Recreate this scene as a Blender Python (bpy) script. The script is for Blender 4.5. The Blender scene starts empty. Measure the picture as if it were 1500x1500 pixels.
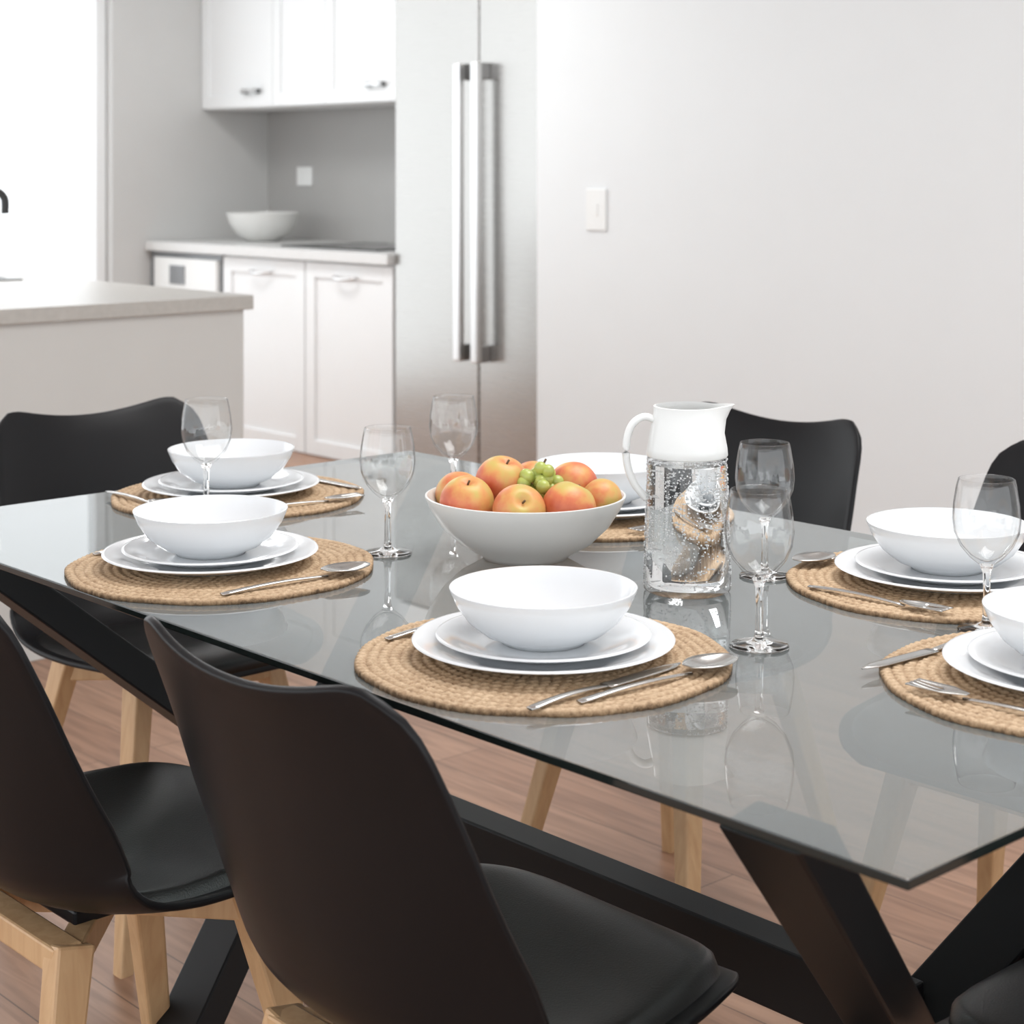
import bpy, bmesh, math, random
from mathutils import Vector, Matrix
random.seed(7)
S=bpy.context.scene
COL=S.collection
# ---------------------------------------------------------------- materials
def newmat(name):
    m=bpy.data.materials.new(name); m.use_nodes=True
    nt=m.node_tree; b=nt.nodes['Principled BSDF']
    return m,nt,b
def N(nt,t,**kw):
    n=nt.nodes.new(t)
    for k,v in kw.items(): setattr(n,k,v)
    return n
def L(nt,a,b): nt.links.new(a,b)
def plain(name,col,rough=.5,metal=0,noise=.03,nscale=6,bump=0,bscale=200,ior=1.5,coat=0,spec=.5):
    m,nt,b=newmat(name)
    tc=N(nt,'ShaderNodeTexCoord'); nz=N(nt,'ShaderNodeTexNoise'); nz.inputs['Scale'].default_value=nscale
    L(nt,tc.outputs['Object'],nz.inputs['Vector'])
    r=N(nt,'ShaderNodeValToRGB')
    r.color_ramp.elements[0].position=.3; r.color_ramp.elements[1].position=.7
    r.color_ramp.elements[0].color=(*[c*(1-noise) for c in col],1)
    r.color_ramp.elements[1].color=(*[min(1,c*(1+noise)) for c in col],1)
    L(nt,nz.outputs['Fac'],r.inputs['Fac']); L(nt,r.outputs['Color'],b.inputs['Base Color'])
    b.inputs['Roughness'].default_value=rough; b.inputs['Metallic'].default_value=metal
    b.inputs['IOR'].default_value=ior; b.inputs['Coat Weight'].default_value=coat
    b.inputs['Specular IOR Level'].default_value=spec
    if bump:
        n2=N(nt,'ShaderNodeTexNoise'); n2.inputs['Scale'].default_value=bscale
        L(nt,tc.outputs['Object'],n2.inputs['Vector'])
        bp=N(nt,'ShaderNodeBump'); bp.inputs['Strength'].default_value=bump; bp.inputs['Distance'].default_value=.001
        L(nt,n2.outputs['Fac'],bp.inputs['Height']); L(nt,bp.outputs['Normal'],b.inputs['Normal'])
    return m
M_wall=plain('wall_paint',(.765,.787,.795),.85,noise=.005,spec=.3)
M_side=plain('greige_paint',(.60,.60,.59),.6,noise=.01)
M_splash=plain('splashback_grey',(.40,.395,.385),.35,noise=.01)
M_ceil=plain('ceiling_paint',(.80,.825,.84),.8,noise=.01)
M_cab=plain('cabinet_white',(.81,.825,.83),.4,noise=.005)
M_stone=plain('stone_benchtop',(.47,.455,.425),.3,noise=.05,nscale=60)
M_stone2=plain('light_benchtop',(.66,.66,.65),.3,noise=.03,nscale=60)
M_isl=plain('island_panel',(.60,.60,.58),.5,noise=.01)
M_blackplastic=plain('black_plastic',(.0055,.0055,.0065),.37,noise=.05,bump=.05,bscale=900,spec=.24)
M_leather=plain('black_leatherette',(.008,.008,.008),.38,noise=.1,bump=.35,bscale=500,spec=.4)
M_steelblk=plain('black_powdercoat',(.006,.006,.007),.45,noise=.05,spec=.28)
M_porc=plain('white_porcelain',(.78,.80,.82),.12,noise=.005,coat=.3)
M_porc2=plain('cream_ceramic',(.74,.74,.72),.25,noise=.01)
M_whiteplastic=plain('white_plastic',(.80,.81,.80),.3,noise=.005)
M_cutl=plain('stainless_cutlery',(.58,.57,.55),.22,metal=1,noise=.02)
M_handle=plain('handle_steel',(.76,.76,.76),.3,metal=1,noise=.02)
M_dark=plain('dark_metal',(.12,.12,.12),.4,metal=.6)
M_blackglass=plain('black_glass',(.02,.02,.022),.08)
M_tap=plain('matte_black_tap',(.015,.015,.015),.4)
M_sink=plain('sink_steel',(.3,.3,.3),.3,metal=1)
def steel():
    m,nt,b=newmat('brushed_stainless')
    tc=N(nt,'ShaderNodeTexCoord'); mp=N(nt,'ShaderNodeMapping'); mp.inputs['Scale'].default_value=(3,3,400)
    L(nt,tc.outputs['Object'],mp.inputs['Vector'])
    nz=N(nt,'ShaderNodeTexNoise'); nz.inputs['Scale'].default_value=1.5
    L(nt,mp.outputs['Vector'],nz.inputs['Vector'])
    r=N(nt,'ShaderNodeMapRange'); r.inputs['To Min'].default_value=.20; r.inputs['To Max'].default_value=.32
    L(nt,nz.outputs['Fac'],r.inputs['Value']); L(nt,r.outputs['Result'],b.inputs['Roughness'])
    b.inputs['Base Color'].default_value=(.46,.45,.435,1); b.inputs['Metallic'].default_value=1
    return m
M_steel=steel()
def wood(name,c1,c2,scale=(2,2,.6)):
    m,nt,b=newmat(name)
    tc=N(nt,'ShaderNodeTexCoord'); mp=N(nt,'ShaderNodeMapping'); mp.inputs['Scale'].default_value=scale
    L(nt,tc.outputs['Object'],mp.inputs['Vector'])
    nz=N(nt,'ShaderNodeTexNoise'); nz.inputs['Scale'].default_value=12; nz.inputs['Detail'].default_value=6; nz.inputs['Distortion'].default_value=.6
    L(nt,mp.outputs['Vector'],nz.inputs['Vector'])
    r=N(nt,'ShaderNodeValToRGB'); r.color_ramp.elements[0].color=(*c1,1); r.color_ramp.elements[1].color=(*c2,1)
    r.color_ramp.elements[0].position=.3; r.color_ramp.elements[1].position=.7
    L(nt,nz.outputs['Fac'],r.inputs['Fac']); L(nt,r.outputs['Color'],b.inputs['Base Color'])
    b.inputs['Roughness'].default_value=.45
    return m
M_beech=wood('beech_wood',(.47,.285,.145),(.57,.37,.20),(6,6,.8))
def floor_mat():
    m,nt,b=newmat('timber_floorboards')
    tc=N(nt,'ShaderNodeTexCoord')
    br=N(nt,'ShaderNodeTexBrick'); br.offset=.37
    br.inputs['Scale'].default_value=1; br.inputs['Brick Width'].default_value=1.3; br.inputs['Row Height'].default_value=.13
    br.inputs['Mortar Size'].default_value=.0015; br.inputs['Mortar Smooth'].default_value=.2
    br.inputs['Color1'].default_value=(.33,.180,.112,1); br.inputs['Color2'].default_value=(.42,.245,.158,1); br.inputs['Mortar'].default_value=(.15,.08,.05,1)
    L(nt,tc.outputs['Object'],br.inputs['Vector'])
    mp=N(nt,'ShaderNodeMapping'); mp.inputs['Scale'].default_value=(1.2,14,1)
    L(nt,tc.outputs['Object'],mp.inputs['Vector'])
    nz=N(nt,'ShaderNodeTexNoise'); nz.inputs['Scale'].default_value=3; nz.inputs['Detail'].default_value=8; nz.inputs['Distortion'].default_value=.8
    L(nt,mp.outputs['Vector'],nz.inputs['Vector'])
    r=N(nt,'ShaderNodeValToRGB'); r.color_ramp.elements[0].color=(.72,.68,.66,1); r.color_ramp.elements[1].color=(1.1,1.1,1.1,1)
    r.color_ramp.elements[0].position=.32; r.color_ramp.elements[1].position=.62
    L(nt,nz.outputs['Fac'],r.inputs['Fac'])
    mx=N(nt,'ShaderNodeMix',data_type='RGBA',blend_type='MULTIPLY'); mx.inputs[0].default_value=1
    L(nt,br.outputs['Color'],mx.inputs[6]); L(nt,r.outputs['Color'],mx.inputs[7])
    L(nt,mx.outputs[2],b.inputs['Base Color']); b.inputs['Roughness'].default_value=.42
    return m
M_floor=floor_mat()
def glass(name,col=(1,1,1),ior=1.45,rough=0):
    m,nt,b=newmat(name)
    b.inputs['Base Color'].default_value=(*col,1); b.inputs['Transmission Weight'].default_value=1
    b.inputs['IOR'].default_value=ior; b.inputs['Roughness'].default_value=rough
    return m
M_glass=glass('clear_glass',(.985,.99,.99))
M_water=glass('water',(.99,1,1),1.33)
def drops():
    m,nt,b=newmat('condensation_water')
    b.inputs['Base Color'].default_value=(.95,.96,.97,1); b.inputs['Transmission Weight'].default_value=.45
    b.inputs['IOR'].default_value=1.33; b.inputs['Roughness'].default_value=.1
    return m
M_drops=drops()
def thin_glass(name,edge=.45,pos=.72,f0=.035):
    m,nt,b=newmat(name)
    tr=N(nt,'ShaderNodeBsdfTransparent'); gl=N(nt,'ShaderNodeBsdfGlossy'); gl.inputs['Roughness'].default_value=.01
    lw=N(nt,'ShaderNodeLayerWeight'); lw.inputs['Blend'].default_value=.5
    rp=N(nt,'ShaderNodeValToRGB'); rp.color_ramp.elements[0].position=pos; rp.color_ramp.elements[0].color=(.99,.993,.993,1)
    rp.color_ramp.elements[1].position=1; rp.color_ramp.elements[1].color=(edge,edge,edge,1)
    L(nt,lw.outputs['Facing'],rp.inputs['Fac']); L(nt,rp.outputs['Color'],tr.inputs['Color'])
    pw=N(nt,'ShaderNodeMath',operation='POWER'); pw.inputs[1].default_value=5; L(nt,lw.outputs['Facing'],pw.inputs[0])
    ma=N(nt,'ShaderNodeMath',operation='MULTIPLY_ADD'); ma.inputs[1].default_value=.7; ma.inputs[2].default_value=f0; L(nt,pw.outputs[0],ma.inputs[0])
    mx=N(nt,'ShaderNodeMixShader')
    L(nt,ma.outputs[0],mx.inputs[0]); L(nt,tr.outputs[0],mx.inputs[1]); L(nt,gl.outputs[0],mx.inputs[2])
    L(nt,mx.outputs[0],nt.nodes['Material Output'].inputs[0]); return m
M_thin=thin_glass('thin_glass',f0=.05)
M_pane=thin_glass('window_glass',1.0)
def tabletop():
    m,nt,b=newmat('smoked_table_glass')
    tc=N(nt,'ShaderNodeTexCoord'); nz=N(nt,'ShaderNodeTexNoise'); nz.inputs['Scale'].default_value=2
    L(nt,tc.outputs['Object'],nz.inputs['Vector'])
    r=N(nt,'ShaderNodeValToRGB'); r.color_ramp.elements[0].color=(.22,.24,.24,1); r.color_ramp.elements[1].color=(.24,.26,.26,1)
    L(nt,nz.outputs['Fac'],r.inputs['Fac']); L(nt,r.outputs['Color'],b.inputs['Base Color'])
    b.inputs['Roughness'].default_value=.0; b.inputs['IOR'].default_value=2.65
    tr=N(nt,'ShaderNodeBsdfTransparent'); tr.inputs['Color'].default_value=(.74,.83,.82,1)
    lw=N(nt,'ShaderNodeLayerWeight'); lw.inputs['Blend'].default_value=.5
    mr=N(nt,'ShaderNodeMapRange'); mr.inputs['From Min'].default_value=.5; mr.inputs['From Max'].default_value=.92; mr.inputs['To Min'].default_value=.52; mr.inputs['To Max'].default_value=.12
    L(nt,lw.outputs['Facing'],mr.inputs['Value'])
    mx=N(nt,'ShaderNodeMixShader'); L(nt,mr.outputs['Result'],mx.inputs[0]); L(nt,b.outputs[0],mx.inputs[1]); L(nt,tr.outputs[0],mx.inputs[2])
    L(nt,mx.outputs[0],nt.nodes['Material Output'].inputs[0])
    return m
M_top=tabletop()
M_under=thin_glass('table_glass_underside',edge=.8,f0=.03)
M_edge=plain('dark_glass_edge',(.01,.014,.013),.1)
def seagrass():
    m,nt,b=newmat('woven_seagrass')
    tc=N(nt,'ShaderNodeTexCoord')
    n1=N(nt,'ShaderNodeTexNoise'); n1.inputs['Scale'].default_value=170; n1.inputs['Detail'].default_value=5; n1.inputs['Roughness'].default_value=.7
    L(nt,tc.outputs['Object'],n1.inputs['Vector'])
    n3=N(nt,'ShaderNodeTexNoise'); n3.inputs['Scale'].default_value=25
    L(nt,tc.outputs['Object'],n3.inputs['Vector'])
    at=N(nt,'ShaderNodeAttribute'); at.attribute_name='braid'
    r=N(nt,'ShaderNodeValToRGB'); e=r.color_ramp.elements
    e[0].position=.0; e[0].color=(.12,.07,.036,1); e[1].position=1; e[1].color=(.66,.49,.32,1)
    e2=e.new(.42); e2.color=(.39,.255,.145,1)
    ad=N(nt,'ShaderNodeMath',operation='MULTIPLY_ADD'); ad.inputs[1].default_value=1.7; ad.inputs[2].default_value=-1.12
    L(nt,n1.outputs['Fac'],ad.inputs[0])
    a3=N(nt,'ShaderNodeMath',operation='MULTIPLY_ADD'); a3.inputs[1].default_value=.6; L(nt,n3.outputs['Fac'],a3.inputs[0]); L(nt,ad.outputs[0],a3.inputs[2])
    a2=N(nt,'ShaderNodeMath',operation='ADD'); L(nt,at.outputs['Fac'],a2.inputs[0]); L(nt,a3.outputs[0],a2.inputs[1])
    L(nt,a2.outputs[0],r.inputs['Fac']); L(nt,r.outputs['Color'],b.inputs['Base Color']); b.inputs['Roughness'].default_value=.75
    bp=N(nt,'ShaderNodeBump'); bp.inputs['Strength'].default_value=.7; bp.inputs['Distance'].default_value=.0015
    L(nt,n1.outputs['Fac'],bp.inputs['Height']); L(nt,bp.outputs['Normal'],b.inputs['Normal'])
    return m
M_mat=seagrass()
def fruit_mat():
    m,nt,b=newmat('apple_skin')
    tc=N(nt,'ShaderNodeTexCoord'); oi=N(nt,'ShaderNodeObjectInfo')
    ad=N(nt,'ShaderNodeVectorMath',operation='ADD'); L(nt,tc.outputs['Object'],ad.inputs[0])
    mu=N(nt,'ShaderNodeMath',operation='MULTIPLY'); mu.inputs[1].default_value=30; L(nt,oi.outputs['Random'],mu.inputs[0]); L(nt,mu.outputs[0],ad.inputs[1])
    nz=N(nt,'ShaderNodeTexNoise'); nz.inputs['Scale'].default_value=.8; nz.inputs['Detail'].default_value=6; nz.inputs['Roughness'].default_value=.5
    L(nt,ad.outputs[0],nz.inputs['Vector'])
    sx=N(nt,'ShaderNodeSeparateXYZ'); L(nt,tc.outputs['Object'],sx.inputs[0])
    ab=N(nt,'ShaderNodeMath',operation='ABSOLUTE'); L(nt,sx.outputs['Z'],ab.inputs[0])
    pw=N(nt,'ShaderNodeMath',operation='POWER'); pw.inputs[1].default_value=2; L(nt,ab.outputs[0],pw.inputs[0])
    ma=N(nt,'ShaderNodeMath',operation='MULTIPLY_ADD'); ma.inputs[1].default_value=-.28; L(nt,pw.outputs[0],ma.inputs[0]); L(nt,nz.outputs['Fac'],ma.inputs[2])
    r=N(nt,'ShaderNodeValToRGB'); e=r.color_ramp.elements
    e[0].position=.28; e[0].color=(.56,.43,.12,1); e[1].position=.68; e[1].color=(.50,.09,.045,1)
    q=e.new(.40); q.color=(.66,.33,.11,1)
    q=e.new(.52); q.color=(.64,.18,.08,1)
    L(nt,ma.outputs[0],r.inputs['Fac']); L(nt,r.outputs['Color'],b.inputs['Base Color'])
    b.inputs['Roughness'].default_value=.42
    return m
M_fruit=fruit_mat()
M_grape=plain('green_grape_skin',(.42,.48,.12),.25,noise=.2,nscale=40)
M_stem=plain('fruit_stem',(.12,.07,.03),.7)
# ---------------------------------------------------------------- mesh helpers
def obj_from_bm(bm,name,mats,smooth=True,parent=None,loc=None,angle=None):
    bmesh.ops.recalc_face_normals(bm,faces=bm.faces)
    me=bpy.data.meshes.new(name); bm.to_mesh(me); bm.free()
    if not isinstance(mats,(list,tuple)): mats=[mats]
    for m in mats: me.materials.append(m)
    for p in me.polygons: p.use_smooth=smooth
    if smooth and angle is not None: me.set_sharp_from_angle(angle=math.radians(angle))
    ob=bpy.data.objects.new(name,me); COL.objects.link(ob)
    if parent: ob.parent=parent
    if loc is not None: ob.location=loc
    return ob
def empty(name,loc=(0,0,0),rz=0):
    e=bpy.data.objects.new(name,None); e.empty_display_size=.1; COL.objects.link(e); e.location=loc; e.rotation_euler=(0,0,rz); return e
def inst(src,name,loc,rz=0,parent=None,rot=None):
    o=bpy.data.objects.new(name,src.data); COL.objects.link(o); o.location=loc; o.rotation_euler=rot if rot else (0,0,rz)
    if parent:o.parent=parent
    for md in src.modifiers:
        n=o.modifiers.new(md.name,md.type)
        for p in md.bl_rna.properties:
            if not p.is_readonly and p.identifier not in('name','type'):
                try:setattr(n,p.identifier,getattr(md,p.identifier))
                except Exception:pass
    return o
def merge(bm,b2,mi):
    for f in b2.faces:f.material_index=mi
    t=bpy.data.meshes.new('t'); b2.to_mesh(t); b2.free(); bm.from_mesh(t); bpy.data.meshes.remove(t)
def addbox(bm,lo,hi,bev=0,mi=0):
    lo=Vector(lo);hi=Vector(hi)
    b2=bmesh.new(); bmesh.ops.create_cube(b2,size=1)
    for v in b2.verts: v.co=Vector([ (lo[i]+hi[i])/2+v.co[i]*(hi[i]-lo[i]) for i in range(3)])
    if bev: bmesh.ops.bevel(b2,geom=b2.edges[:],offset=bev,segments=2,affect='EDGES',profile=.5)
    merge(bm,b2,mi)
def addbeam(bm,p0,p1,s0,s1,side=None,bev=.003,mi=0,ztop=None,zbot=None):
    p0=Vector(p0);p1=Vector(p1);d=(p1-p0).normalized()
    side=Vector(side) if side else Vector((0,0,1))
    a=(side-d*side.dot(d)).normalized(); c=d.cross(a)
    b2=bmesh.new(); vs=[]
    for p,s in((p0,s0),(p1,s1)):
        for i,j in((-1,-1),(1,-1),(1,1),(-1,1)): vs.append(b2.verts.new(p+a*s[0]/2*i+c*s[1]/2*j))
    b2.faces.new(vs[:4][::-1]); b2.faces.new(vs[4:])
    for k in range(4): b2.faces.new((vs[k],vs[(k+1)%4],vs[4+(k+1)%4],vs[4+k]))
    if bev: bmesh.ops.bevel(b2,geom=b2.edges[:],offset=bev,segments=2,affect='EDGES',profile=.5)
    for z,n in((ztop,1),(zbot,-1)):
        if z is None: continue
        r=bmesh.ops.bisect_plane(b2,geom=b2.verts[:]+b2.edges[:]+b2.faces[:],plane_co=(0,0,z),plane_no=(0,0,n),clear_outer=True)
        ed=[e for e in r['geom_cut'] if isinstance(e,bmesh.types.BMEdge)]
        if ed: bmesh.ops.holes_fill(b2,edges=ed)
    merge(bm,b2,mi)
def addlathe(bm,prof,segs=64,mi=0,center=(0,0),mf=None):
    rings=[]
    for r,z in prof:
        if r<1e-6: rings.append([bm.verts.new((center[0],center[1],z))])
        else: rings.append([bm.verts.new((center[0]+r*math.cos(2*math.pi*i/segs),center[1]+r*math.sin(2*math.pi*i/segs),z)) for i in range(segs)])
    for q,(a,b) in enumerate(zip(rings,rings[1:])):
        for i in range(segs):
            j=(i+1)%segs
            if len(a)==1 and len(b)==1: continue
            if len(a)==1: f=bm.faces.new((a[0],b[i],b[j]))
            elif len(b)==1: f=bm.faces.new((a[i],b[0],a[j]))
            else: f=bm.faces.new((a[i],b[i],b[j],a[j]))
            f.material_index=mf(q) if mf else mi
def catmull(pts,n):
    out=[];P=[Vector(p) for p in pts]
    P=[P[0]*2-P[1]]+P+[P[-1]*2-P[-2]]
    for i in range(1,len(P)-2):
        for k in range(n):
            t=k/n;a,b,c,d=P[i-1],P[i],P[i+1],P[i+2]
            out.append(.5*((2*b)+(c-a)*t+(2*a-5*b+4*c-d)*t*t+(3*b-a-3*c+d)*t**3))
    out.append(P[-2]); return out
def addtube(bm,pts,rad,segs=12,mi=0,flat=(1,1),up=(0,0,1)):
    rings=[];n=len(pts);pts=[Vector(p) for p in pts]
    for i,p in enumerate(pts):
        d=(pts[min(i+1,n-1)]-pts[max(i-1,0)]).normalized()
        a=Vector(up); a=(a-d*a.dot(d)).normalized(); c=d.cross(a)
        r=rad(i/(n-1)) if callable(rad) else rad
        if not isinstance(r,tuple): r=(r*flat[0],r*flat[1])
        rings.append([bm.verts.new(p+a*r[0]*math.cos(2*math.pi*k/segs)+c*r[1]*math.sin(2*math.pi*k/segs)) for k in range(segs)])
    for a,b in zip(rings,rings[1:]):
        for k in range(segs):
            f=bm.faces.new((a[k],a[(k+1)%segs],b[(k+1)%segs],b[k])); f.material_index=mi
    f=bm.faces.new(rings[0][::-1]);f.material_index=mi
    f=bm.faces.new(rings[-1]);f.material_index=mi
def addball(bm,c,r,u=8,v=5,mi=0):
    top=bm.verts.new((c[0],c[1],c[2]+r)); bt=bm.verts.new((c[0],c[1],c[2]-r)); R_=[]
    for i in range(1,v):
        a=math.pi*i/v
        R_.append([bm.verts.new((c[0]+r*math.sin(a)*math.cos(2*math.pi*k/u),c[1]+r*math.sin(a)*math.sin(2*math.pi*k/u),c[2]+r*math.cos(a))) for k in range(u)])
    for k in range(u):
        j=(k+1)%u
        bm.faces.new((top,R_[0][k],R_[0][j])); bm.faces.new((bt,R_[-1][j],R_[-1][k]))
        for a,b in zip(R_,R_[1:]): bm.faces.new((a[k],b[k],b[j],a[j]))
def boxobj(name,lo,hi,mat,bev=0,parent=None):
    bm=bmesh.new(); addbox(bm,lo,hi,bev); return obj_from_bm(bm,name,mat,smooth=False,parent=parent)
# ---------------------------------------------------------------- room
H=2.7
boxobj('floor',(-6.3,-4.5,-.1),(4.2,3.95,0),M_floor)
boxobj('ceiling',(-6.3,-4.5,H),(4.2,3.95,H+.1),M_ceil)
boxobj('wall_back',(-3.262,3.05,0),(4.2,3.95,H),M_wall)
boxobj('wall_kitchen',(-6.12,3.82,0),(-3.262,3.95,H),M_splash)
boxobj('wall_left',(-6.3,2.91,0),(-6.12,3.95,H),M_side)
bm=bmesh.new(); addbox(bm,(-3.262,3.035,0),(4.2,3.05,.09),.003); obj_from_bm(bm,'baseboard_back',M_cab,False)
w=empty('window_1')
bm=bmesh.new()
for y in (2.85,1.05,-.78,-2.6,-4.44): addbox(bm,(-6.25,y,0),(-6.17,y+.055,H),.004)
addbox(bm,(-6.25,-4.44,0),(-6.17,2.905,.06),.004); addbox(bm,(-6.25,-4.44,H-.07),(-6.17,2.905,H),.004)
obj_from_bm(bm,'window_frame',M_cab,False,parent=w)
boxobj('window_panes',(-6.215,-4.4,.05),(-6.209,2.86,H-.06),M_pane,parent=w)
def plate(name,c,wd,ht,n):
    e=empty(name,c); bm=bmesh.new(); addbox(bm,(-wd/2,-.008,-ht/2),(wd/2,0,ht/2),.003); obj_from_bm(bm,'plate',M_whiteplastic,False,parent=e)
    bm=bmesh.new()
    for i in range(n):
        x=(i-(n-1)/2)*wd*.4; addbox(bm,(x-.012,-.0105,-.022),(x+.012,-.007,.022),.001)
    obj_from_bm(bm,'rocker',M_whiteplastic,False,parent=e)
plate('light_switch',(-2.947,3.05,1.105),.10,.15,1)
plate('power_outlet',(-5.79,3.82,1.217),.13,.095,2)
# ---------------------------------------------------------------- kitchen
def shaker(bm,x0,x1,z0,z1,y,t=.02,fr=.065):
    addbox(bm,(x0,y-t*.5,z0),(x1,y+.0,z1),0)
    for a in ((x0,x0+fr,z0,z1),(x1-fr,x1,z0,z1),(x0+fr,x1-fr,z0,z0+fr),(x0+fr,x1-fr,z1-fr,z1)):
        addbox(bm,(a[0],y-t,a[2]),(a[1],y-t*.4,a[3]),.0015)
def barpull(bm,x,y,z,l=.12):
    addbeam(bm,(x-l/2,y-.03,z),(x+l/2,y-.03,z),(.012,.012),(.012,.012),bev=.002,mi=0)
    for s in(-1,1): addbox(bm,(x+s*l*.38-.012,y-.030,z-.011),(x+s*l*.38+.012,y,z+.011),.002,mi=1)
k=empty('kitchen_base_cabinet')
bm=bmesh.new(); addbox(bm,(-6.11,3.14,.1),(-4.205,3.81,.855)); addbox(bm,(-6.11,3.14,0),(-4.205,3.3,.1)); obj_from_bm(bm,'carcass',M_cab,False,parent=k)
bm=bmesh.new(); addbox(bm,(-6.112,3.085,.855),(-4.202,3.812,.90),.003); obj_from_bm(bm,'benchtop',M_stone2,False,parent=k)
bm=bmesh.new()
shaker(bm,-5.47,-4.83,.004,.845,3.14); shaker(bm,-4.82,-4.21,.004,.845,3.14)
shaker(bm,-6.11,-5.48,.004,.42,3.14); obj_from_bm(bm,'doors',M_cab,False,parent=k)
bm=bmesh.new()
for x in(-5.15,-4.52):
    pts=[(x-.07,3.12,.79),(x-.065,3.095,.788),(x,3.085,.782),(x+.065,3.095,.788),(x+.07,3.12,.79)]
    addtube(bm,catmull(pts,5),.007,8)
obj_from_bm(bm,'door_handles',M_handle,parent=k)
o=empty('microwave_oven')
bm=bmesh.new(); addbox(bm,(-6.05,3.10,.44),(-5.50,3.139,.825),.004); obj_from_bm(bm,'front',M_whiteplastic,False,parent=o)
bm=bmesh.new(); addbox(bm,(-6.11,3.118,.43),(-5.48,3.139,.85)); addbox(bm,(-5.90,3.094,.70),(-5.77,3.101,.79),.001); addbox(bm,(-5.98,3.094,.47),(-5.62,3.101,.66),.001); obj_from_bm(bm,'display_and_window',plain('display_grey',(.22,.23,.24),.2),False,parent=o)
o=empty('cooktop')
boxobj('glass_plate',(-5.15,3.22,.90),(-4.45,3.72,.907),M_blackglass,parent=o)
bm=bmesh.new()
for x,y,r in((-4.97,3.35,.08),(-4.97,3.58,.1),(-4.63,3.35,.1),(-4.63,3.58,.08)): addlathe(bm,[(r,.907),(r,.9078),(r-.004,.9078),(r-.004,.907)],32,center=(x,y))
obj_from_bm(bm,'burner_rings',M_dark,parent=o)
k=empty('kitchen_wall_cabinet')
bm=bmesh.new(); addbox(bm,(-6.11,3.435,1.55),(-4.205,3.81,2.45)); addbox(bm,(-6.11,3.45,2.45),(-4.205,3.81,H-.002)); obj_from_bm(bm,'carcass',M_cab,False,parent=k)
bm=bmesh.new()
for a,b_ in((-6.115,-5.50),(-5.495,-5.08),(-5.075,-4.205)): shaker(bm,a,b_,1.555,2.445,3.435,fr=.06)
obj_from_bm(bm,'doors',M_cab,False,parent=k)
bm=bmesh.new(); barpull(bm,-5.66,3.415,1.63,.13); barpull(bm,-4.69,3.415,1.63,.13); obj_from_bm(bm,'door_handles',[M_handle,M_dark],False,parent=k)
f=empty('refrigerator')
bm=bmesh.new(); addbox(bm,(-4.195,3.17,.05),(-3.27,3.80,2.02),.004); addbox(bm,(-4.17,3.2,0),(-3.3,3.7,.05)); obj_from_bm(bm,'cabinet',M_steel,False,parent=f)
bm=bmesh.new(); addbox(bm,(-4.195,3.12,.06),(-3.673,3.168,2.02),.006); addbox(bm,(-3.667,3.12,.06),(-3.27,3.168,2.02),.006); obj_from_bm(bm,'doors',M_steel,False,parent=f)
bm=bmesh.new()
for x in(-3.722,-3.618):
    addbox(bm,(x-.019,3.045,.50),(x+.019,3.075,1.665),.005,mi=0)
    for z in(.50,1.60): addbox(bm,(x-.016,3.07,z),(x+.016,3.12,z+.065),.003,mi=1)
obj_from_bm(bm,'handles',[M_handle,plain('handle_bracket',(.35,.35,.35),.35,metal=1)],False,parent=f)
bm=bmesh.new(); addbox(bm,(-4.2,3.14,2.04),(-3.267,3.81,H-.002)); obj_from_bm(bm,'cabinet_over_fridge',M_cab,False)
i_=empty('kitchen_island')
bm=bmesh.new(); addbox(bm,(-5.3,.10,0),(-2.58,1.29,.86),.002); obj_from_bm(bm,'body',M_isl,False,parent=i_)
bm=bmesh.new()
addbox(bm,(-5.32,.08,.86),(-2.56,1.31,.90),.003); obj_from_bm(bm,'benchtop',M_stone,False,parent=i_)
sk=empty('kitchen_sink')
bm=bmesh.new(); addbox(bm,(-4.3,.62,.9),(-3.62,1.16,.906),.002); addbox(bm,(-4.26,.66,.906),(-3.66,1.12,.908),0,mi=1); obj_from_bm(bm,'basin',[M_sink,M_dark],False,parent=sk)
tp=empty('kitchen_faucet',(-3.52,.87,.9))
bm=bmesh.new(); addlathe(bm,[(0,0),(.028,0),(.028,.03),(.018,.04),(0,.04)],24)
pts=catmull([(0,0,.03),(0,0,.2),(.02,.02,.27),(.06,.07,.30),(.10,.12,.27),(.105,.125,.215)],6)
addtube(bm,pts,.012,14,up=(1,-1,0)); addbeam(bm,(0,0,.06),(.0,-.07,.09),(.012,.012),(.01,.01)); obj_from_bm(bm,'spout',M_tap,parent=tp,angle=40)
bm=bmesh.new()
prof=[(0,0),(.07,0),(.08,.004),(.13,.04),(.165,.09),(.178,.135),(.180,.14),(.174,.14),(.16,.09),(.125,.045),(.07,.014),(0,.012)]
addlathe(bm,prof,64); obj_from_bm(bm,'serving_bowl',M_porc2,loc=(-5.70,3.50,.90),angle=60)
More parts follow.
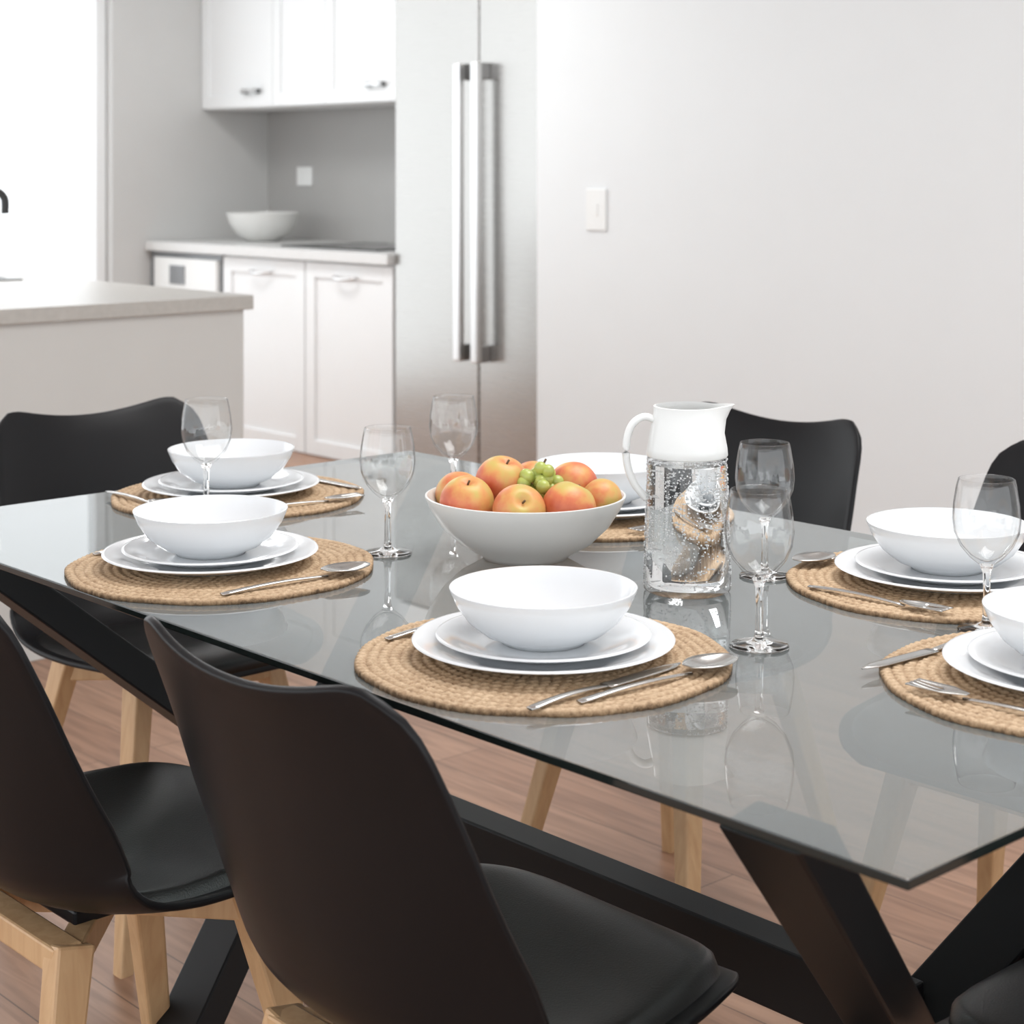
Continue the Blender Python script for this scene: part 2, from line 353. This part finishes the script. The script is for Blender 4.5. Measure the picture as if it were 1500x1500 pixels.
# ---------------------------------------------------------------- table
T=empty('dining_table')
bm=bmesh.new(); addbox(bm,(-.868,-.468,.7415),(.855,.488,.75),.0015)
bmesh.ops.recalc_face_normals(bm,faces=bm.faces); bm.normal_update()
for f_ in bm.faces:
    f_.material_index=0 if f_.normal.z>.5 else (2 if f_.normal.z<-.5 else 1)
tt=obj_from_bm(bm,'glass_top',[M_top,M_edge,M_under],False,parent=T)
bm=bmesh.new()
for sx in(-1,1):
    for sy in(-1,1):
        addbeam(bm,(sx*.73,sy*.476,.776),(sx*.332,-sy*.44,-.035),(.075,.045),(.075,.045),side=(sx,0,.0),bev=.003,ztop=.7405,zbot=0)
obj_from_bm(bm,'crossed_legs',M_steelblk,False,parent=T)
bm=bmesh.new(); addbeam(bm,(-.53,0,.385),(.53,0,.385),(.07,.05),(.07,.05),bev=.003); obj_from_bm(bm,'stretcher',M_steelblk,False,parent=T)
# ---------------------------------------------------------------- chairs
ctl=[(0,.212,.425,.125,.0),(.05,.206,.440,.165,.003),(.15,.15,.449,.205,.010),(.3,.05,.440,.230,.020),(.42,-.045,.432,.238,.034),
(.52,-.115,.436,.237,.052),(.60,-.17,.468,.234,.072),(.68,-.20,.535,.231,.074),(.78,-.225,.625,.226,.056),(.88,-.25,.72,.215,.042),(.95,-.270,.785,.202,.032),(1.0,-.284,.816,.168,.022)]
def cinterp(t):
    for i in range(len(ctl)-1):
        if ctl[i][0]<=t<=ctl[i+1][0]: break
    g=lambda j:ctl[max(0,min(len(ctl)-1,j))]
    p0,p1,p2,p3=g(i-1),g(i),g(i+1),g(i+2)
    h=p2[0]-p1[0]; x=(t-p1[0])/h; out=[]
    for c in range(1,5):
        m1=(p2[c]-p0[c])/(p2[0]-p0[0])
        m2=(p3[c]-p1[c])/(p3[0]-p1[0])
        if i==0 and c==4: m1=0
        out.append((2*x**3-3*x*x+1)*p1[c]+(x**3-2*x*x+x)*h*m1+(-2*x**3+3*x*x)*p2[c]+(x**3-x*x)*h*m2)
    return out
def shellpt(s,t,off=0):
    y,z,hw,cu=cinterp(t)
    a=cinterp(max(0,t-.01)); b=cinterp(min(1,t+.01))
    d=Vector((0,b[0]-a[0],b[1]-a[1])).normalized(); n=Vector((0,d.z,-d.y))
    p=Vector((s*hw,y,z))+n*(cu*abs(s)**2.4+off)
    k=max(0,(t-.82)/.18); k=k*k*(3-2*k)
    p.z-=.015*(1-s*s)**1.5*k
    p.z-=.006*max(0,(abs(s)-.8)/.2)**2*k
    return p
ch0=empty('dining_chair')
bm=bmesh.new(); nv,ns=48,28
G=[[bm.verts.new(shellpt(-1+2*j/ns,i/nv)) for j in range(ns+1)] for i in range(nv+1)]
for i in range(nv):
    for j in range(ns): bm.faces.new((G[i][j],G[i][j+1],G[i+1][j+1],G[i+1][j]))
shell=obj_from_bm(bm,'shell',M_blackplastic,parent=ch0)
md=shell.modifiers.new('thick','SOLIDIFY'); md.thickness=.009; md.offset=0
md=shell.modifiers.new('bev','BEVEL'); md.width=.003; md.segments=3; md.limit_method='ANGLE'; md.angle_limit=math.radians(50)
bm=bmesh.new(); n1,n2=44,36
G=[]
for i in range(n1+1):
    b_=-1+2*i/n1; row=[]
    for j in range(n2+1):
        a_=-1+2*j/n2
        rr=(abs(a_)**5+abs(b_)**5)**(1/5) if (abs(a_)+abs(b_))>0 else 1
        m_=max(abs(a_),abs(b_)); q=m_/rr if rr>0 else 1
        aa,bb=a_*q,b_*q
        e_=max(0,1-m_**14)
        h=.005+.017*e_**.6 if m_<.999 else .002
        row.append(bm.verts.new(shellpt(aa*.92,.285+bb*.262,h)))
    G.append(row)
for i in range(n1):
    for j in range(n2): bm.faces.new((G[i][j],G[i][j+1],G[i+1][j+1],G[i+1][j]))
pad=obj_from_bm(bm,'seat_cushion',M_leather,parent=ch0)
bm=bmesh.new()
for sx in(-1,1):
    for sy in(-1,1):
        addbeam(bm,(sx*.125,sy*.115-.01,.412),(sx*.205,sy*.205-.01,-.01),(.046,.034),(.026,.024),side=(0,1,0),bev=.004,zbot=0)
        addbeam(bm,(sx*.005,sy*.005-.01,.397),(sx*.13,sy*.12-.01,.394),(.036,.030),(.036,.030),bev=.003)
addbox(bm,(-.135,-.15,.385),(.135,-.115,.415),.003); addbox(bm,(-.135,.095,.385),(.135,.13,.415),.003)
legs=obj_from_bm(bm,'legs',M_beech,False,parent=ch0)
bm=bmesh.new(); addbox(bm,(-.09,-.10,.411),(.09,.09,.428),.003); mount=obj_from_bm(bm,'mounting_plate',M_blackplastic,False,parent=ch0)
def chair(loc,rz):
    e=empty('dining_chair',(loc[0],loc[1],0),rz)
    for s,n in((shell,'shell'),(pad,'seat_cushion'),(legs,'legs'),(mount,'mounting_plate')): inst(s,n,(0,0,0),parent=e)
R=math.radians
ch0.location=(.262,-.355,0)
chair((-.28,-.44),R(0))
chair((-1.055,.115),R(-90))
chair((-.43,.70),R(180))
chair((.22,.72),R(180))
chair((.83,.06),R(90))
# ---------------------------------------------------------------- tableware
Z0=.75
bm=bmesh.new(); lay=bm.verts.layers.float.new('braid')
ncoil=17; R0=.19; wc=R0/ncoil; nr=ncoil*6; na=520
rings=[]
for i in range(nr+1):
    r=R0*i/nr; row=[]
    kk=min(ncoil-1,int(r/wc-1e-6)); c=((r/wc)-kk)*2-1; c=max(-1,min(1,c))
    rk=(kk+.5)*wc; cnt=max(6,round(2*math.pi*rk/.0105))
    if i==0:
        v=bm.verts.new((0,0,.007)); v[lay]=.7; rings.append([v]); continue
    for a in range(na):
        th=2*math.pi*a/na
        ph=th*cnt/(2*math.pi)+kk*.37+ (.6*abs(c))+.15*math.sin(th*5+kk)+.1*math.sin(th*11+kk*2)
        br=abs(math.sin(math.pi*ph))
        hh=math.sqrt(max(0,1-c*c*.75))*(.40+.60*br**.5)
        wob=1+ (.006*math.sin(7*th)+.004*math.sin(13*th+1)+.008*br)*(i/nr)**3 -.01
        v=bm.verts.new((r*wob*math.cos(th),r*wob*math.sin(th),.003+.004*hh)); v[lay]=.12+.72*hh
        row.append(v)
    rings.append(row)
bot=[bm.verts.new((v.co.x,v.co.y,0)) for v in rings[-1]]
for v in bot: v[lay]=.1
for a,b in zip(rings,rings[1:]+[bot]):
    for i in range(na):
        j=(i+1)%na
        if len(a)==1: bm.faces.new((a[0],b[i],b[j]))
        else: bm.faces.new((a[i],b[i],b[j],a[j]))
bm.faces.new(bot)
mat0=obj_from_bm(bm,'placemat',M_mat)
def plateprof(R_,h,foot):
    t=.0035
    return [(0,.003),(foot-.004,.003),(foot-.003,0),(foot,0),(foot+.003,.003),(R_*.78,h*.42),(R_-.003,h-.003),(R_,h-.0015),(R_-.001,h),(R_-.004,h),(R_*.80,h*.42+t+.001),(R_*.70,.0068),(foot,.0062),(0,.0062)]
bm=bmesh.new(); addlathe(bm,plateprof(.133,.018,.075),96); dp0=obj_from_bm(bm,'dinner_plate',M_porc,angle=70)
bm=bmesh.new(); addlathe(bm,plateprof(.109,.016,.062),96); sp0=obj_from_bm(bm,'side_plate',M_porc,angle=70)
bp=[(0,.003),(.038,.003),(.040,0),(.043,0),(.045,.003),(.062,.010),(.078,.023),(.089,.039),(.0950,.0535),(.0950,.0548),(.0930,.055),(.086,.039),(.075,.026),(.060,.014),(.040,.008),(0,.007)]
bm=bmesh.new(); addlathe(bm,bp,96); bw0=obj_from_bm(bm,'soup_bowl',M_porc,angle=70)
def handle(bm,y0,y1,w0,w1,z=.0015):
    pts=[(0,y0+(y1-y0)*i/14,z+.003*math.sin(math.pi*i/14)) for i in range(15)]
    addtube(bm,pts,lambda t:(.0014,(w0+(w1-w0)*t)*(.75 if t<.04 else 1)/2),10)
def head(bm,y0,L_,W,depth,tines=0):
    n,mn=16,10; g=[]
    for i in range(n+1):
        t=i/n; wdt=W/2*math.sin(math.pi*min(1,t*.93+.05))**.55 if not tines else W/2*(min(1,.25+t*2.2))
        row=[]
        for j in range(mn+1):
            s=-1+2*j/mn; z=.004-depth*(1-s*s)*math.sin(math.pi*t)+depth
            row.append(bm.verts.new((s*wdt,y0+L_*t,max(.001,z))))
        g.append(row)
    for i in range(n):
        for j in range(mn):
            if tines and i/n>.45 and j in(2,5,7): continue
            bm.faces.new((g[i][j],g[i][j+1],g[i+1][j+1],g[i+1][j]))
bm=bmesh.new(); handle(bm,-.10,.045,.012,.005); head(bm,.04,.064,.042,.006); spoon0=obj_from_bm(bm,'spoon',M_cutl)
md=spoon0.modifiers.new('t','SOLIDIFY'); md.thickness=.0012
bm=bmesh.new(); handle(bm,-.095,.035,.011,.005); head(bm,.03,.060,.024,.003,1); fork0=obj_from_bm(bm,'fork',M_cutl)
md=fork0.modifiers.new('t','SOLIDIFY'); md.thickness=.0012
bm=bmesh.new(); handle(bm,-.105,.0,.012,.008)
addtube(bm,[(0,-.003+.108*i/12,.002) for i in range(13)],lambda t:(.0011,.0085*(1 if t<.75 else max(.12,1-((t-.75)/.25)**2))),10); knife0=obj_from_bm(bm,'table_knife',M_cutl)
MT=.0073
used={}
def place(src,name,loc,rz=0):
    if src.name not in used:
        used[src.name]=1; src.location=loc; src.rotation_euler=(0,0,rz); return src
    return inst(src,name,loc,rz)
def setting(cx,cy,rz,items,px=0,py=0):
    place(mat0,'placemat',(cx,cy,Z0+.0003),rz+random.random())
    x0,y0=cx+px,cy+py
    place(dp0,'dinner_plate',(x0,y0,Z0+MT)); place(sp0,'side_plate',(x0,y0,Z0+MT+.0066)); place(bw0,'soup_bowl',(x0,y0,Z0+MT+.0066+.0066))
    D={'spoon':spoon0,'fork':fork0,'table_knife':knife0}
    for n,x,y,r in items:
        c,s=math.cos(rz),math.sin(rz)
        place(D[n],n,(cx+x*c-y*s,cy+x*s+y*c,Z0+MT),rz+R(r))
setting(.278,-.272,0,[('spoon',.150,.008,-3),('table_knife',.126,-.035,2),('fork',-.150,.01,2)])
setting(-.295,-.280,0,[('spoon',.150,.005,-3),('fork',-.150,0,2)],-.009,-.010)
setting(-.69,.008,R(-90),[('spoon',.148,-.035,-2),('table_knife',-.15,.0,2),('fork',-.02,.150,82)],-.006,-.008)
setting(.69,.05,R(90),[('fork',-.145,.0,2),('table_knife',-.03,.150,86)],.002,.002)
setting(.365,.310,R(180),[('spoon',.155,-.02,-4),('fork',-.01,.152,92)])
setting(-.22,.315,R(180),[('spoon',.15,0,0),('fork',-.15,0,0)])
wg=[(0,.0006),(.022,.0006),(.029,.0004),(.031,.0012),(.030,.0025),(.012,.0055),(.0055,.010),(.0042,.018),(.0038,.045),(.0042,.062),(.0075,.071),(.018,.079),(.028,.091),(.0345,.106),(.0362,.120),(.0350,.137),(.0320,.155),(.0300,.163),(.0294,.1636),(.0290,.163),
(.0310,.155),(.0340,.137),(.0352,.120),(.0335,.106),(.0270,.0925),(.0170,.0815),(.007,.0755),(0,.0745)]
bm=bmesh.new(); addlathe(bm,wg,64,mf=lambda q:0 if q<10 else 1); wg0=obj_from_bm(bm,'wine_glass',[M_glass,M_thin])
for p in((-.222,-.075,0),(-.408,.196,0),(-.575,-.122,MT),(.189,.184,0),(.392,-.071,0),(.515,.16,0)): place(wg0,'wine_glass',(p[0],p[1],Z0+.0004+p[2]))
FB=Vector((-.09,.045,Z0+.0003))
bm=bmesh.new()
fp=[(0,.003),(.045,.003),(.048,0),(.054,0),(.057,.004),(.085,.020),(.108,.042),(.122,.064),(.1285,.078),(.1285,.080),(.126,.0805),(.118,.066),(.103,.046),(.080,.026),(.05,.012),(0,.010)]
addlathe(bm,fp,96); obj_from_bm(bm,'fruit_bowl',M_porc2,loc=FB,angle=70)
bm=bmesh.new(); pr=[]
for i in range(33):
    a=math.pi*i/32; r=math.sin(a)*(1+.04*math.cos(a)); z=-math.cos(a)*.93
    z+= -.24*math.exp(-(r/.26)**2) if z>0 else .12*math.exp(-(r/.22)**2)
    pr.append((r if 0<i<32 else 0,z))
addlathe(bm,pr,48,0); addtube(bm,[(0,0,.62),(.02,0,.75),(.06,.02,.88)],.04,8,mi=1)
ap0=obj_from_bm(bm,'apple',[M_fruit,M_stem])
rt=Vector((.675,.738,0)); fw=Vector((-.738,.675,0))
fr=[(-.074,-.036,.078,.0345,(.2,.3,0)),(-.030,.022,.094,.0345,(.3,.2,1)),(-.008,-.066,.072,.0335,(.95,.25,.85)),(.055,-.048,.073,.0345,(.3,.4,2)),(.062,.034,.086,.033,(.2,.5,3)),(.096,-.002,.074,.028,(.4,.8,4)),(-.086,.034,.075,.031,(.2,-.5,5)),(0,-.005,.045,.033,(0,0,0)),(.012,.078,.08,.031,(0,1,0))]
for n,(a,d,z,r,ro) in enumerate(fr):
    p=FB+rt*a+fw*d; p.z=Z0+z
    o=ap0 if n==0 else inst(ap0,'apple',p,0)
    o.location=p; o.scale=(r,)*3; o.rotation_euler=ro
bm=bmesh.new()
for n in range(20):
    u=(random.uniform(-.019,.019),random.uniform(-.018,.018),random.uniform(-.026,.012))
    addball(bm,u,random.uniform(.0080,.0095),16,10)
addtube(bm,[(0,0,-.01),(.002,0,.012),(.006,.003,.022)],.0015,8,mi=1)
p=FB+rt*.020+fw*-.006; p.z=Z0+.105
obj_from_bm(bm,'grape_bunch',[M_grape,M_stem],loc=p)
# jug
J=empty('water_jug',(.172,.062,Z0+.0005),R(47.55))
bm=bmesh.new()
jo=[(0,0),(.047,0),(.051,.003),(.0515,.010),(.050,.06),(.0478,.12),(.0470,.150),(.0462,.163)]
addlathe(bm,jo,72); obj_from_bm(bm,'glass_body',M_thin,parent=J,angle=60)
bm=bmesh.new(); addlathe(bm,[(0,.0065),(.0455,.0070),(.0490,.012),(.0485,.06),(.0463,.12),(.0455,.150),(0,.150)],64); obj_from_bm(bm,'water',M_water,parent=J,angle=40)
bm=bmesh.new(); segs=72
cp=[(.0466,.158),(.0480,.160),(.0474,.168),(.0440,.186),(.0410,.201),(.0392,.211),(.0395,.217),(.0372,.2175),(.0370,.211),(.0388,.201),(.0418,.186),(.0450,.168),(.0455,.158)]
rings=[]
for r,z in cp:
    row=[]
    for i in range(segs):
        a=2*math.pi*i/segs; sp=math.exp(-((min(a,2*math.pi-a))/.30)**2); kz=max(0,(z-.190)/.027)
        rr=r+.017*sp*kz**1.3
        row.append(bm.verts.new((rr*math.cos(a),rr*math.sin(a),z+.002*sp*kz)))
    rings.append(row)
for q in range(len(rings)):
    a,b=rings[q],rings[(q+1)%len(rings)]
    for i in range(segs): bm.faces.new((a[i],b[i],b[(i+1)%segs],a[(i+1)%segs]))
obj_from_bm(bm,'collar_and_spout',M_whiteplastic,parent=J,angle=60)
bm=bmesh.new(); pts=catmull([(-.037,0,.201),(-.052,0,.204),(-.066,0,.193),(-.072,0,.170),(-.070,0,.145),(-.062,0,.125),(-.052,0,.112),(-.048,0,.108)],6)
addtube(bm,pts,lambda t:(.0045,.0085-.002*t),14); obj_from_bm(bm,'handle',M_whiteplastic,parent=J)
bm=bmesh.new()
for n in range(2400):
    a=random.uniform(0,2*math.pi); z=min(.155,max(.008,random.gauss(.11,.042) if n%3 else random.uniform(.01,.155))); r=.0516-max(0,z-.01)*.033
    addball(bm,(r*math.cos(a),r*math.sin(a),z),random.choice((.0004,.0006,.0008,.0010,.0012)))
obj_from_bm(bm,'condensation_drops',M_drops,parent=J)
# ---------------------------------------------------------------- light
W=bpy.data.worlds.new('World'); S.world=W; W.use_nodes=True
bg=W.node_tree.nodes['Background']; bg.inputs[0].default_value=(.945,.975,1,1); bg.inputs[1].default_value=2.25
def area(name,loc,target,sx,sy,e,col=(1,1,1)):
    l=bpy.data.lights.new(name,'AREA'); l.shape='RECTANGLE'; l.size=sx; l.size_y=sy; l.energy=e; l.color=col
    o=bpy.data.objects.new(name,l); COL.objects.link(o); o.location=loc
    o.rotation_euler=(Vector(target)-Vector(loc)).to_track_quat('-Z','Y').to_euler()
area('fill_light_kitchen',(-4.2,1.8,2.66),(-4.2,1.8,0),1.6,.8,40)  # added fill overhead to brighten the kitchen, not a known fitting
area('fill_light_dining',(.3,.6,2.66),(.3,.6,0),1.4,1.4,40)  # soft fill added above the table to lift exposure, no real lamp there
# ---------------------------------------------------------------- camera
cam=bpy.data.cameras.new('camera'); co=bpy.data.objects.new('camera',cam); COL.objects.link(co)
co.location=(1.59,-1.515,1.245); co.rotation_euler=(R(90),0,R(47.55))
cam.sensor_width=36; cam.lens=62.9; cam.shift_y=-.3333; cam.clip_start=.05
cam.dof.use_dof=True; cam.dof.focus_distance=2.05; cam.dof.aperture_fstop=9
S.camera=co
S.view_settings.view_transform='Standard'
